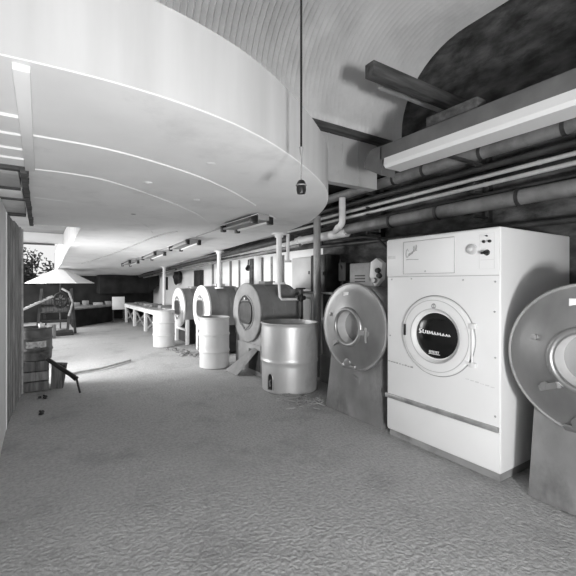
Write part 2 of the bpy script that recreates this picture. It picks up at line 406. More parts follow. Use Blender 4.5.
for k in range(7): 
    y = 2.06 - k * .016; tube(bm, [(glass_x(y, .855), y, .845), (glass_x(y, .87), y - .003, .868), (glass_x(y, .87), y - .010, .866)], .003, 6)
tube(bm, [(glass_x(2.07, .835), 2.07, .836), (glass_x(1.95, .835), 1.95, .836)], .003, 6)
obj('glass_lettering', bm, 'paper', gl, 'small white line of print low on the glass')
bm = B(); box(bm, (XD - .042, 2.325, .985), (XD - .026, 2.347, 1.10), .003); obj('door_latch', bm, 'black', dr, 'black upright latch slot')
bm = B(); lathe(bm, [(0, -.010), (.011, -.010), (.012, 0)], (XD - .032, 2.0, 1.318), (1, 0, 0), 16); lathe(bm, [(0, -.010), (.011, -.010), (.012, 0)], (XD - .032, 2.0, 1.288), (1, 0, 0), 16); torus(bm, (XD - .036, 2.0, 1.303), (1, 0, 0), .022, .003, 24, 6); obj('door_badge', bm, 'grey', dr, 'small grey round badge')
for z in (1.145, .80):
    bm = B(); box(bm, (XD - .035, 1.60, z - .022), (XD, 1.655, z + .022), .006); bar(bm, (XD - .025, 1.63, z - .012), (XD - .025, 1.695, z + (-.03 if z > 1 else .03)), .014, .02); obj('hinge', bm, 'white2', d, 'pale hinge bracket')
bm = B(); tube(bm, [(XD - .03, 1.628, .80), (XD - .03, 1.628, 1.145)], .007, 8); obj('hinge_rod', bm, 'white2', d)
bm = B(); box(bm, (XD - .022, DY0 + .01, .385), (XD + .01, DY1 + .012, .425), .006); obj('trim_rail', bm, 'steel2', d, 'grey metal trim rail')
bm = B(); box(bm, (XD - .006, DY0 + .005, .085), (XD + .02, DY1 - .005, .378), .004); obj('lower_panel', bm, 'white', d)
bm = B(); tube(bm, [(XD - .001, DY0 + .01, 1.579), (XD - .001, DY1 - .01, 1.579)], .003, 6); obj('panel_seam', bm, mat('seam_grey', .42, .6, 0, .03, 8), d)
for yy, zz in ((2.53, 1.555), (2.30, 1.56), (1.80, 1.545), (1.545, 1.53), (2.14, 1.625), (2.55, 1.0), (1.545, .95), (1.545, .50), (1.55, 1.30)):
    bm = B(); lathe(bm, [(0, -.006), (.006, -.005), (.008, 0)], (XD - (.02 if zz == 1.625 else 0), yy, zz), (1, 0, 0), 12); obj('screw', bm, 'steel2', d, 'small dull screw head')
bm = B()
for k in range(9):
    y = 2.575 - k * .033; box(bm, (XD - .002, y - .033 * random.uniform(.6, 1), .742 - .002 * k), (XD, y, .750 - .002 * k + .007 * random.random()))
obj('scuff', bm, mat('scuff_grey', .34, .8, 0, .1, 30), d, 'dark broken scuff line')
bm = B()
for k in range(6):
    y = 1.78 - k * .04; box(bm, (XD - .0015, y - .03, .735 - .004 * k), (XD, y, .740 - .004 * k + .004 * random.random()))
obj('scuff', bm, mat('scuff_pale', .6, .8, 0, .05, 30), d, 'faint pale scuff line')

# settle the round door at its measured size and place on the cabinet front
def below(o): return [o] + [q for c_ in o.children for q in below(c_)]
for o in [q for c_ in d.children if c_.name.split('.')[0] in ('door', 'hinge', 'hinge_rod') for q in below(c_)]:
    for v in o.data.vertices:
        v.co.y = 2.045 + .905 * (v.co.y + 2.05 - 2.0) - 2.05
        v.co.z = 1.0575 + .905 * (v.co.z - 1.015)

# ================================================================== STAINLESS WASHERS
def washer(yc, xf, label, full=True):
    w = thing('washing_machine', label, 'washing machine', (xf + .4, yc, 0), 'stainless round-fronted washing machines')
    zc_ = 1.03
    bm = B(); prism(bm, [(xf + .02, yc - .40, 0), (xf + .02, yc + (.48 if full else .37), 0), (xf + .06, yc + (.40 if full else .34), .80), (xf + .06, yc - .34, .80)], (.75, 0, 0)); obj('pedestal', bm, 'base', w, 'grey tapered pedestal')
    bm = B(); lathe(bm, [(.0, .05), (.455, .05), (.455, .78), (0, .78)], (xf, yc, zc_), (1, 0, 0), 64); obj('drum_casing', bm, 'gmetal2', w, 'dull grey drum casing')
    bm = B(); lathe(bm, [(.478, .06), (.493, .035), (.497, .01), (.486, -.008), (.46, -.006), (.40, -.022), (.30, -.050), (.235, -.070), (.215, -.074), (.205, -.066)], (xf, yc, zc_), (1, 0, 0), 96); fr = obj('front_plate', bm, 'steel', w, 'stainless dished front plate')
    bm = B(); torus(bm, (xf - .074, yc, zc_), (1, 0, 0), .198, .024, 72, 12); dr = obj('door_ring', bm, 'steel', w, 'bright door ring')
    bm = B(); lathe(bm, [(.180, -.072), (.172, -.03), (.165, .10), (.15, .12), (0, .13)], (xf, yc, zc_), (1, 0, 0), 64); obj('drum_mouth', bm, 'mouth', w, 'grey metal drum mouth')
    bm = B(); torus(bm, (xf - .002, yc, zc_), (1, 0, 0), .483, .011, 96, 8); obj('rim_bead', bm, 'gmetal2', fr)
    bm = B(); box(bm, (xf - .034, yc + .03, 1.37), (xf - .022, yc + .11, 1.42), .002); obj('label_plate', bm, 'paper', fr, 'small white label plate')
    bm = B(); bar(bm, (xf - .10, yc - .20, 1.0), (xf - .05, yc - .29, .98), .03, .05); bar(bm, (xf - .075, yc - .27, 1.05), (xf - .075, yc - .27, .89), .02, .02); obj('door_handle', bm, 'steel', dr, 'bright lever handle')
    bm = B(); lathe(bm, [(0, -.02), (.02, -.015), (.02, .02)], (xf - .055, yc + .30, 1.15), (1, 0, 0), 16); obj('bolt', bm, 'steel2', fr)
    bm = B(); bar(bm, (xf - .10, yc + .14, .86), (xf - .03, yc + .27, .80), .03, .04); lathe(bm, [(0, -.03), (.028, -.03), (.028, .0)], (xf - .04, yc + .23, .83), (1, 0, 0), 16); obj('hinge', bm, 'steel', dr, 'bright hinge arm')
    bm = B(); box(bm, (xf - .035, yc - .06, .555), (xf + .01, yc + .14, .60), .01); lathe(bm, [(0, -.055), (.045, -.05), (.05, 0)], (xf + .01, yc + .05, .62), (1, 0, 0), 24); obj('bottom_latch', bm, 'steel', w, 'bright latch at the foot of the plate')
    bm = B(); lathe(bm, [(0, -.012), (.07, -.012), (.075, 0)], (xf + .045, yc + .0, .40), (1, 0, 0), 32); obj('drain_cover', bm, 'base', w)
    if full:
        bm = B(); box(bm, (xf + .28, yc - .06, 1.45), (xf + .70, yc + .34, 1.76), .015); cb = obj('control_box', bm, 'gmetal', w, 'grey control box')
        bm = B()
        for k in range(3): box(bm, (xf + .272, yc + .08, 1.53 + k * .035), (xf + .282, yc + .24, 1.545 + k * .035))
        obj('louvre', bm, 'dpipe', cb, 'dark slots')
        bm = B(); prism(bm, [(xf + .25, yc - .10, 1.48), (xf + .25, yc - .19, 1.56), (xf + .25, yc - .21, 1.74), (xf + .25, yc - .12, 1.80), (xf + .25, yc - .04, 1.76), (xf + .25, yc - .02, 1.60)], (.06, 0, 0)); vp = obj('valve_plate', bm, 'white2', w, 'pale valve plate')
        for q, (yy, zz) in enumerate(((-.17, 1.66), (-.19, 1.60), (-.12, 1.55))):
            bm = B(); lathe(bm, [(0, -.05), (.025, -.05), (.032, -.02), (.02, 0)], (xf + .25, yc + yy, zz), (1, 0, 0), 20); obj('valve', bm, 'dark' if q < 2 else 'steel', vp, 'dark valve cap' if q < 2 else 'bright valve cap')
        bm = B(); lathe(bm, [(0, 0), (.17, 0), (.17, .30), (.175, .31), (.175, .33), (0, .34)], (xf + .62, yc - .27, 1.2), (0, 0, 1), 40)
        for k in range(20):
            a = 2 * PI * k / 20; tube(bm, [(xf + .62 + .17 * math.cos(a), yc - .27 + .17 * math.sin(a), 1.21), (xf + .62 + .17 * math.cos(a), yc - .27 + .17 * math.sin(a), 1.49)], .009, 6)
        obj('motor', bm, 'steel2', w, 'ribbed metal motor')
    return w
washer(3.11, 3.0, 'stainless round-fronted washing machine on a grey pedestal left of the white dryer')
washer(.955, 2.965, 'stainless round-fronted washing machine half hidden on the near side of the white dryer', False)

# ================================================================== OPEN-FRONT TUMBLERS
def tumbler(yc, white, label, dz=0.0):
    xf, z0, R = 3.0, 1.02 + dz, .50
    t = thing('drying_tumbler', label, 'tumbler', (xf + .4, yc, 0), 'round-fronted drying tumblers along the wall')
    front = 'white2' if white else 'tgrey'
    loop = [(xf + .04, yc - R + .02, .62), (xf + .04, yc - R + .02, z0)] + [(xf + .04, yc - (R - .02) * math.cos(math.radians(a)), z0 + (R - .02) * math.sin(math.radians(a))) for a in range(10, 180, 10)] + [(xf + .04, yc + R - .02, z0), (xf + .04, yc + R - .02, .62)]
    bm = B(); prism(bm, loop, (.76, 0, 0)); obj('casing', bm, 'tgrey' if not white else 'tgrey', t, 'grey arched casing')
    if not white:
        bm = B(); box(bm, (xf + .045, yc - .48, 0), (xf + .80, yc + .48, .63), .006); box(bm, (xf + .028, yc - .44, .06), (xf + .05, yc + .44, .50), .004); obj('pedestal', bm, 'tgrey', t)
        bm = B(); box(bm, (xf + .02, yc - .42, .08), (xf + .03, yc - .05, .42)); obj('opening', bm, 'dark', t, 'dark opening in the pedestal')
    else:
        for sy in (-1, 1):
            for sx in (.06, .72):
                bm = B(); box(bm, (xf + sx, yc + sy * .42 - .045, 0), (xf + sx + .08, yc + sy * .42 + .045, .64), .005); obj('leg', bm, 'white2' if sx < .1 else 'tgrey', t, 'pale square leg' if sx < .1 else None)
        bm = B(); bar(bm, (xf + .10, yc - .40, .36), (xf + .10, yc + .40, .36), .05, .06); obj('cross_rail', bm, 'white2', t)
        bm = B(); box(bm, (xf + .16, yc - .40, .02), (xf + .74, yc + .40, .62)); obj('lint_box', bm, 'dark', t, 'black lint box under the casing')
    bm = B(); lathe(bm, [(R - .01, .045), (R, .03), (R, .005), (R - .012, -.005), (.30, -.012), (.28, -.002)], (xf, yc, z0), (1, 0, 0), 72); lathe(bm, [(.28, -.002), (0, -.002)], (xf, yc, z0), (1, 0, 0), 72)
    obj('front_ring', bm, front, t, 'white painted front ring' if white else 'mid grey front ring')
    bm = B(); torus(bm, (xf - .012, yc, z0), (1, 0, 0), .285, .014, 56, 8); dr = obj('door_ring', bm, 'white2' if white else 'tgrey', t)
    # rounded window
    def sq(w, h, e, x, n=40):
        out = []
        for k in range(n):
            a = 2 * PI * k / n; c, s = math.cos(a), math.sin(a)
            out.append((x, yc + w * math.copysign(abs(c) ** (2 / e), c), z0 + h * math.copysign(abs(s) ** (2 / e), s)))
        return out
    bm = B(); prism(bm, sq(.205, .175, 4, xf - .022), (.02, 0, 0)); obj('window', bm, 'pane', dr, 'smoky dark window')
    bm = B(); tube(bm, sq(.212, .182, 4, xf - .022) + sq(.212, .182, 4, xf - .022)[:1], .012, 8, False); obj('window_frame', bm, 'dpipe' if not white else 'tgrey', dr)
    bm = B(); tube(bm, [(xf - .022, yc + .15, z0 + .20), (xf - .03, yc + .06, z0 + .265), (xf - .03, yc, z0 + .285), (xf - .03, yc - .06, z0 + .265), (xf - .022, yc - .15, z0 + .20)], .010, 8); obj('upper_brace', bm, 'dpipe' if not white else 'tgrey', dr)
    bm = B(); tube(bm, [(xf - .022, yc + .15, z0 - .20), (xf - .03, yc, z0 - .30), (xf - .022, yc - .15, z0 - .20)], .010, 8); obj('lower_brace', bm, 'tgrey', dr)
    bm = B(); lathe(bm, [(0, -.03), (.022, -.025), (.025, 0)], (xf - .012, yc, z0 + .235), (1, 0, 0), 20); obj('door_knob', bm, 'steel2', dr)
    bm = B(); box(bm, (xf + .30, yc - .12, z0 + R - .03), (xf + .52, yc + .10, z0 + R + .03), .01); obj('top_plate', bm, 'steel2' if white else 'tgrey', t)
    bm = B()
    for xx in (.25, .5, .75): tube(bm, [(xf + xx, yc - (R - .018) * math.cos(math.radians(a)), z0 + (R - .018) * math.sin(math.radians(a))) for a in range(0, 181, 10)], .006, 6)
    obj('casing_seam', bm, 'tgrey', t)
    bm = B(); box(bm, (xf + .68, yc - .36, .7), (xf + .95, yc + .36, 1.42), .02); obj('rear_housing', bm, 'tgrey', t)
    return t
tumbler(5.65, False, 'grey drying tumbler with arched casing behind the big metal tub')
tumbler(7.75, True, 'white-ringed drying tumbler behind the nearer white drum', -.05)
tumbler(9.35, True, 'farthest white-ringed drying tumbler beside the far white drum', -.12)

# ================================================================== TUB, DRUMS, CRATE
def barrel(name, x, y, r, h, m_, label, cat, hoops, notch=False, open_top=True, group=None, zb=0.0, taper=.0):
    t = thing(name, label, cat, (x, y, zb), group)
    P = [(0, .02), (r * (1 - taper) - .015, .02), (r * (1 - taper) - .012, .0), (r * (1 - taper), .012)]
    nseg = 40; last = 0
    for k in range(1, nseg):
        z = .012 + (h - .03) * k / nseg; rr = r * (1 - taper * (1 - k / nseg))
        for hz in hoops: rr += .014 * math.exp(-((z - hz) / .016) ** 2)
        rr += .006 * math.sin(PI * k / nseg)
        P.append((rr, z))
    P += [(r + .004, h - .015), (r + .012, h - .006), (r + .006, h)]
    P += [(r - .012, h - .004), (r - .018, h - .05), (r - .02, h - .06)] if open_top else [(r - .01, h - .002), (r - .02, h - .018)]
    bm = B(); lathe(bm, P, (x, y, zb), (0, 0, 1), 56)
    if notch: pass
    obj('shell', bm, m_, t)
    bm = B()
    if open_top: lathe(bm, [(0, h - .075), (r - .022, h - .06)], (x, y, zb), (0, 0, 1), 56); obj('lid', bm, 'steel2' if m_ == 'galv' else m_, t)
    else: lathe(bm, [(0, h - .018), (r - .02, h - .018)], (x, y, zb), (0, 0, 1), 56); obj('lid', bm, m_, t)
    bm = B(); torus(bm, (x, y, zb + h - .004), (0, 0, 1), r + .004, .011, 56, 8); obj('rim', bm, m_, t)
    return t
t = barrel('metal_tub', 3.10, 4.50, .405, .955, 'galv', 'big galvanised metal tub between washer and grey tumbler', 'tub', (.42,), taper=.02)
# small arched hole low on the tub, facing left of the camera
a0 = math.atan2(-.55, -.83)
bm = B(); lp = []
for k in range(15):
    aa = PI * k / 14; lp.append((.045 * math.cos(aa), .20 + .075 * math.sin(aa)))
lp += [(-.045, .05), (.045, .05)]
def on_tub(s, z, out): 
    ang = math.radians(196) + s / .40; rr = .408 + out
    return (3.10 + rr * math.cos(ang), 4.50 + rr * math.sin(ang), z)
va = [bm.verts.new(on_tub(s, z, .004)) for s, z in lp]; vb = [bm.verts.new(on_tub(s, z, -.03)) for s, z in lp]
bm.faces.new(va); bm.faces.new(vb[::-1])
for i in range(len(va)): bm.faces.new((va[i], va[(i + 1) % len(va)], vb[(i + 1) % len(va)], vb[i]))
obj('drain_hole', bm, 'black', t, 'dark arched drain hole')
bm = B(); tube(bm, [on_tub(s, z, .006) for s, z in lp] + [on_tub(*lp[0], .006)], .006, 6); obj('hole_trim', bm, 'steel2', t)
bm = B(); tube(bm, [on_tub(.0, .10, .01), on_tub(.0, .17, .02), on_tub(.02, .19, .02)], .010, 8); obj('drain_cock', bm, 'steel', t, 'bright drain cock')
barrel('steel_drum', 2.72, 6.36, .265, .90, 'drum', 'nearer white painted steel drum in front of the tumblers', 'drum', (.30, .60), open_top=True, group='white painted drums')
barrel('steel_drum', 2.55, 9.02, .25, .87, 'drum', 'farther white painted steel drum near the far table', 'drum', (.29, .58), open_top=True, group='white painted drums')

cr = thing('wooden_crate', 'rough wooden crate on the floor under the rusty drum by the plank wall', 'crate', (-.06, 6.36, 0))
for k in range(3):
    bm = B(); box(bm, (-.225, 6.165 + .008 * (k % 2), .01 + k * .137), (.11, 6.19, .135 + k * .137), .004); obj('front_board', bm, 'plank' if k == 1 else 'oldwood', cr, 'paler board' if k == 1 else None)
    for x in (-.225, .088):
        bm = B(); box(bm, (x, 6.19, .01 + k * .137), (x + .022, 6.55, .135 + k * .137), .004); obj('side_board', bm, 'plank', cr)
    bm = B(); box(bm, (-.225, 6.55, .01 + k * .137), (.11, 6.572, .135 + k * .137), .004); obj('back_board', bm, 'oldwood', cr)
bm = B(); box(bm, (-.225, 6.165, .405), (.11, 6.572, .42)); obj('lid', bm, 'oldwood', cr)
t = barrel('rusty_drum', -.055, 6.37, .205, .46, 'rust', 'small dark rusty drum standing on the wooden crate', 'drum', (.15, .31), open_top=True, zb=.42)
bm = B()
for k in range(10):
    a = math.radians(238 + k * 7); b = math.radians(238 + (k + 1) * 7); rr = .214
    prism(bm, [(-.055 + rr * math.cos(q), 6.37 + rr * math.sin(q), z) for q, z in ((a, .61), (b, .61), (b, .70), (a, .70))], (-.01 * math.cos(a), -.01 * math.sin(a), 0))
obj('paper_label', bm, mat('worn_label', .5, .8, 0, .2, 18, dark=.1, dscale=9, dlo=.5, dhi=.6), t, 'worn pale paper label')
c = thing('paper_cup', 'small white cup on top of the rusty drum', 'cup', (.02, 6.33, .822))
bm = B(); lathe(bm, [(0, 0), (.026, 0), (.042, .105), (.044, .11), (.039, .108), (.026, .02), (0, .02)], (.02, 6.33, .822), (0, 0, 1), 24); obj('cup_body', bm, 'paper', c)
bm = B(); torus(bm, (.02, 6.33, .93), (0, 0, 1), .042, .004, 24, 6); obj('cup_rim', bm, 'paper', c)
# scrap by the crate
bm = B(); prism(bm, [(.13, 6.20, 0), (.28, 6.16, 0), (.33, 6.18, .34), (.14, 6.22, .36)], (.02, .12, 0)); single('timber_offcut', bm, 'oldwood', 'dark splintered timber offcut leaning beside the wooden crate', 'offcut', (.2, 6.2, 0))
bm = B(); tube(bm, [(.10, 6.12, .44), (.22, 5.95, .36), (.36, 5.82, .26), (.43, 5.77, .20)], [.03, .03, .03, .035], 12); tube(bm, [(.43, 5.77, .20), (.47, 5.74, .012)], .014, 8)
single('black_pipe_offcut', bm, 'black', 'black bent pipe propped against the wooden crate', 'pipe', (.3, 5.9, 0))
bm = B(); tube(bm, [(.42, 7.0, .02), (.9, 7.15, .02), (1.5, 7.6, .022)], .02, 10); single('broom_handle', bm, 'straw', 'pale broom handle lying on the floor past the wooden crate', 'stick', (.9, 7.2, 0))

# board leaning on the grey tumbler
bm = B(); prism(bm, [(2.74, 5.95, .005), (2.76, 5.52, .005), (3.0, 5.27, .42), (3.0, 5.42, .44)], (.016, 0, .012)); single('leaning_board', bm, 'base', 'grey flat board leaning on the foot of the grey tumbler', 'board', (2.8, 5.6, 0))

# ================================================================== FAR TABLE
t = thing('work_table', 'long pale slatted work table against the far right wall', 'table', (3.25, 12.8, 0))
bm = B()
for k in range(7): box(bm, (2.78 + k * .125, 10.4, .72), (2.895 + k * .125, 15.3, .75), .004)
obj('tabletop', bm, 'wood', t)
bm = B(); box(bm, (2.79, 10.45, .60), (2.83, 15.25, .72)); obj('apron', bm, 'whitew', t, 'white front apron')
for y in (10.5, 12.1, 13.7, 15.2):
    for x in (2.80, 3.55):
        bm = B(); box(bm, (x, y - .05, 0), (x + .09, y + .05, .72), .004); obj('leg', bm, 'whitew', t, 'white painted leg')
for y in (10.5, 12.1, 13.7):
    bm = B(); bar(bm, (2.85, y + .05, .10), (2.85, y + 1.5, .58), .03, .07); bar(bm, (2.89, y + .05, .58), (2.89, y + 1.5, .10), .03, .07); obj('cross_brace', bm, 'plank', t)
for k in range(6):
    y = [10.5, 10.95, 12.0, 12.7, 13.4, 14.2][k]; bm = B()
    L_ = random.uniform(.3, .42); box(bm, (3.0, y, .752), (3.4, y + L_, .752 + random.uniform(.05, .12)), .02)
    single('folded_cloth', bm, ['wood', 'gmetal', 'plank'][k % 3], '%s flat bundle on the far work table' % ['nearest', 'second nearest', 'third nearest', 'fourth nearest', 'second farthest', 'farthest'][k], 'bundle', (3.2, y, .752), 'bundles on the far table')

# ================================================================== CEILING LIGHTS
def strip_light(x, y, L_, label):
    z = zc(y); s = -.042 if y > 5.5 else 0
    zz = lambda yy, dz: zc(y) + (yy - y) * s + dz
    t = thing('strip_light', label, 'ceiling light', (x, y, z - .13), 'strip lights in a line on the low ceiling')
    y0, y1 = y - L_ / 2, y + L_ / 2
    bm = B(); bar(bm, (x, y0, zz(y0, -.05)), (x, y1, zz(y1, -.05)), .14, .07); obj('channel', bm, 'gmetal2', t, 'dark grey channel')
    bm = B()
    prism(bm, [(x - .16, y0, zz(y0, -.055)), (x - .07, y0, zz(y0, -.02)), (x + .07, y0, zz(y0, -.02)), (x + .16, y0, zz(y0, -.055)), (x + .16, y0, zz(y0, -.048)), (x + .07, y0, zz(y0, -.012)), (x - .07, y0, zz(y0, -.012)), (x - .16, y0, zz(y0, -.048))], (0, L_, L_ * s)); obj('reflector', bm, 'white2', t, 'pale reflector wing')
    for dx in (-.10, .10):
        bm = B(); cyl(bm, (x + dx, y0 + .05, zz(y0, -.085)), (x + dx, y1 - .05, zz(y1, -.085)), .018, 14); obj('tube', bm, 'tube' if dx > 0 else 'gmetal', t, 'milky tube' if dx > 0 else 'darkened tube')
        for yy in (y0 + .03, y1 - .03):
            bm = B(); box(bm, (x + dx - .03, yy - .03, zz(yy, -.125)), (x + dx + .03, yy + .03, zz(yy, -.04)), .006); obj('lamp_holder', bm, 'black', t, 'black lamp holder')
strip_light(2.12, 4.02, .88, 'nearest double-tube strip light on the low ceiling, nearest the hanging cord')
strip_light(2.18, 6.45, 1.0, 'second double-tube strip light along the low ceiling')
strip_light(2.10, 8.25, 1.10, 'third strip light along the low ceiling')
strip_light(1.98, 10.1, 1.0, 'farthest strip light at the low end of the ceiling')
for p, q, lb in (((2.15, 4.62), (2.17, 5.8), 'thin conduit joining the nearest strip light to the second'), ((2.15, 7.1), (2.1, 7.65), 'thin conduit joining the second strip light to the third'), ((2.08, 8.85), (2.0, 9.55), 'thin conduit joining the third strip light to the farthest')):
    bm = B(); tube(bm, [(p[0], p[1], zc(p[1]) - .014), (q[0], q[1], zc(q[1]) - .014)], .009, 8); single('light_conduit', bm, 'gmetal', lb, 'conduit', (p[0], p[1], zc(p[1])), 'conduits between the strip lights')
bm = B(); tube(bm, smooth_edge([(1.75, 5.5, 2.286)[:2], (1.56, 6.0), (1.42, 8.0), (1.24, 9.6), (.95, 11.2)], 2) and [(x, y, zc(y) - .012) for x, y in smooth_edge([(1.75, 5.5), (1.56, 6.0), (1.42, 8.0), (1.24, 9.6), (.95, 11.2)], 2)], .011, 8)
single('ceiling_conduit', bm, 'gmetal', 'separate grey conduit on the ceiling left of the strip lights', 'conduit', (1.4, 8, 2.2))
for k, (x, y) in enumerate([(.72, 2.98), (.95, 2.28), (1.25, 3.35), (.9, 4.4)]):
    bm = B(); lathe(bm, [(.034, .0), (.034, -.006), (.022, -.012), (0, -.012)], (x, y, zc(y) + .004), (0, 0, 1), 20); single('cover_plate', bm, 'white2' if k != 3 else 'gmetal2', '%s small round cover plate on the ceiling' % ['leftmost', 'nearest', 'rightmost', 'darkest'][k], 'cover plate', (x, y, zc(y) - .012), 'cover plates on the ceiling')

# pendant
PXY = (1.20, 1.63)
t = thing('pendant_cord', 'black hanging cord with a bare lamp socket before the ceiling rim', 'pendant light', (PXY[0], PXY[1], 2.0))
bm = B(); tube(bm, [(PXY[0], PXY[1], 4.62), (PXY[0], PXY[1], 2.25)], .006, 8); obj('cord', bm, 'black', t)
bm = B(); tube(bm, [(PXY[0], PXY[1], 2.25), (PXY[0] + .003, PXY[1], 2.2), (PXY[0], PXY[1], 2.06)], [.012, .004, .003], 8); obj('chain', bm, 'pipe', t, 'thin lower wire')
bm = B(); lathe(bm, [(.004, .075), (.016, .07), (.024, .055), (.026, .02), (.022, .0), (.019, .0), (.017, .02), (0, .03)], (PXY[0], PXY[1], 2.0), (0, 0, 1), 24); obj('socket', bm, 'black', t)
bm = B(); torus(bm, (PXY[0], PXY[1], 2.045), (0, 0, 1), .026, .004, 24, 6); obj('socket_ring', bm, 'pipe', t)

# ================================================================== TROUGH LIGHT OVER THE DRYER
t = thing('trough_light', 'long dark trough with a white reflector hung above the dryer', 'light', (3.05, 1.6, 2.58))
bm = B(); box(bm, (2.90, .2, 2.745), (3.12, 2.62, 2.885), .006); obj('channel', bm, 'chan', t, 'dark grey channel')
bm = B(); prism(bm, [(2.90, 2.60, 2.59)] + [(2.90, 2.70 + .13 * math.cos(math.radians(a)), 2.755 + .13 * math.sin(math.radians(a))) for a in (-20, 0, 20, 40, 60, 80)] + [(2.90, 2.60, 2.885)], (.2, 0, 0)); obj('end_cap', bm, 'chan', t, 'rounded dark end cap')
bm = B(); prism(bm, [(2.895, .2, 2.75), (2.885, .2, 2.68), (2.91, .2, 2.652), (3.13, .2, 2.652), (3.15, .2, 2.68), (3.14, .2, 2.75)], (0, 2.36, 0)); obj('reflector', bm, 'white', t, 'white enamel reflector')
for y in (.8, 2.3):
    bm = B(); box(bm, (3.12, y, 2.81), (4.348, y + .04, 2.835)); obj('bracket', bm, 'dpipe', t)
bm = B(); box(bm, (2.93, 1.66, 2.89), (3.06, 2.12, 2.99), .01); single('timber_block', bm, 'dwood', 'dark timber block lying on top of the long trough', 'timber', (3.0, 1.9, 2.89))

# ================================================================== PIPES BY THE RIGHT WALL
def ypipe(name, x, z0, y0, y1, r, m_, label, slope=0.0, coup=(), cat='pipe', group='long pipes along the right wall', cm=None):
    z = lambda y: z0 + slope * (y - 3.4)
    t = thing(name, label, cat, (x, (y0 + y1) / 2, z((y0 + y1) / 2)), group)
    bm = B(); cyl(bm, (x, y0, z(y0)), (x, y1, z(y1)), r, 20); obj('pipe_run', bm, m_, t)
    for y in coup:
        bm = B(); cyl(bm, (x, y - .016, z(y)), (x, y + .016, z(y)), r * 1.16, 20); obj('coupling', bm, cm or m_, t, 'dark coupling' if cm else None)
    return t
ypipe('overhead_pipe', 4.05, 2.905, -1.5, 15.9, .068, 'pipe', 'thick grey pipe highest on the right wall, just under the white trough', -.01, (.9, 1.5, 2.25, 2.95, 3.4), cm='dpipe')
ypipe('overhead_pipe', 4.15, 2.765, -1.5, 15.9, .035, 'dpipe', 'dark slim pipe directly below the thick grey pipe', -.015)
ypipe('overhead_pipe', 4.22, 2.70, -1.5, 15.9, .03, 'dpipe', 'dark slim pipe deepest against the wall, second below the thick pipe', -.015)
ypipe('overhead_pipe', 4.05, 2.63, -1.5, 15.9, .022, 'lpipe', 'upper of two bright slim pipes along the right wall', -.02, (1.7, 3.1))
ypipe('overhead_pipe', 4.05, 2.545, -1.5, 15.9, .022, 'lpipe', 'lower of two bright slim pipes along the right wall', -.02, (2.2, 3.6))
ypipe('overhead_pipe', 4.18, 2.47, -1.5, 15.9, .028, 'dpipe', 'dark slim pipe between the bright pair and the lagged pipe', -.015)
ypipe('overhead_pipe', 4.10, 2.365, -1.5, 4.35, .078, 'pipe', 'thick mottled drain pipe lowest of the pipes above the dryer', -.008, (.9, 1.9, 2.8, 3.5), cm='dpipe')
ypipe('overhead_pipe', 4.10, 2.325, 4.36, 15.9, .072, 'wpipe', 'thick white lagged pipe behind the poles, continuing the drain pipe', -.013, (5.6, 8.0))
ypipe('overhead_pipe', 4.20, 2.13, -1.5, 5.3, .03, 'dpipe', 'black pipe low on the dark wall behind the washer', .015)
ypipe('overhead_pipe', 3.50, 2.322, 5.0, 15.9, .05, 'dpipe', 'dark pipe just under the edge of the low ceiling', -.042)
ypipe('overhead_pipe', 3.66, 2.20, 5.0, 15.9, .028, 'pipe', 'slim grey pipe under the dark pipe along the ceiling edge', -.036, (6.6, 9.0))
for k, (y, lb) in enumerate(((.7, 'dark pipe hanger strap on the right wall, nearest the camera'), (2.31, 'dark pipe hanger strap on the right wall above the dryer'), (3.85, 'dark pipe hanger strap on the right wall above the washer'))):
    t = thing('pipe_hanger', lb, 'pipe hanger', (4.3, y, 2.2), 'pipe hangers on the right wall')
    bm = B(); box(bm, (4.26, y - .02, 2.20), (4.348, y + .02, 3.05), .004); obj('wall_strap', bm, 'dark', t)
    for z in (2.245, 2.502, 2.60, 2.80):
        bm = B(); box(bm, (3.99, y - .018, z - .012), (4.27, y + .018, z + .012), .003); obj('arm', bm, 'dark', t)
# down pipe of the lagged pipe
bm = B(); tube(bm, [(3.94, 4.30, 2.82), (3.94, 4.30, 2.50)] + [(3.94, 4.30 + .10 - .10 * math.cos(math.radians(a)), 2.48 - .10 * math.sin(math.radians(a))) for a in range(0, 91, 15)] + [(4.04, 4.56, 2.35)], .05, 16)
single('elbow_pipe', bm, 'wpipe', 'short white elbow pipe dropping into the white lagged pipe', 'pipe', (4.03, 4.3, 2.5))

def upright(x, y, z0, z1, r, m_, label, foot=None, flange=True, lower=None):
    t = thing('support_pole', label, 'pole', (x, y, z0), 'upright poles under the ceiling edge')
    bm = B(); cyl(bm, (x, y, z0), (x, y, z1), r, 16); obj('pole', bm, m_, t)
    if flange:
        bm = B(); cyl(bm, (x, y, z1 - .02), (x, y, z1), r * 2.6, 24); cyl(bm, (x, y, z1 - .06), (x, y, z1 - .02), r * 1.5, 20); obj('flange', bm, m_, t)
    if lower:
        bm = B(); tube(bm, lower, r * .45, 10); obj('tap_pipe', bm, m_, t)
    bm = B(); cyl(bm, (x, y, z0), (x, y, z0 + .03), r * 2.2, 20); obj('foot', bm, m_, t)
    return t
upright(3.20, 4.93, 1.50, zc(5.0) - .004, .045, 'wpipe', 'nearest thick white pole, ending in a thin bent tap pipe above the metal tub', lower=[(3.20, 4.93, 1.52), (3.205, 4.91, 1.30), (3.23, 4.90, 1.265), (3.53, 4.88, 1.26)])
upright(3.30, 7.46, 1.40, zc(7.46) - .004, .042, 'wpipe', 'middle white pole standing on top of the nearer white-ringed tumbler')
upright(3.30, 11.65, .752, zc(11.65) - .004, .045, 'wpipe', 'farthest white pole, rising from the far work table')
upright(3.9, 4.86, 0, 2.62, .06, 'gmetal', 'thick grey pole behind the big metal tub', flange=False)
upright(3.36, 4.92, 1.85, zc(4.9) - .004, .026, 'wpipe', 'thin short pale pole just right of the nearest white pole', flange=False)

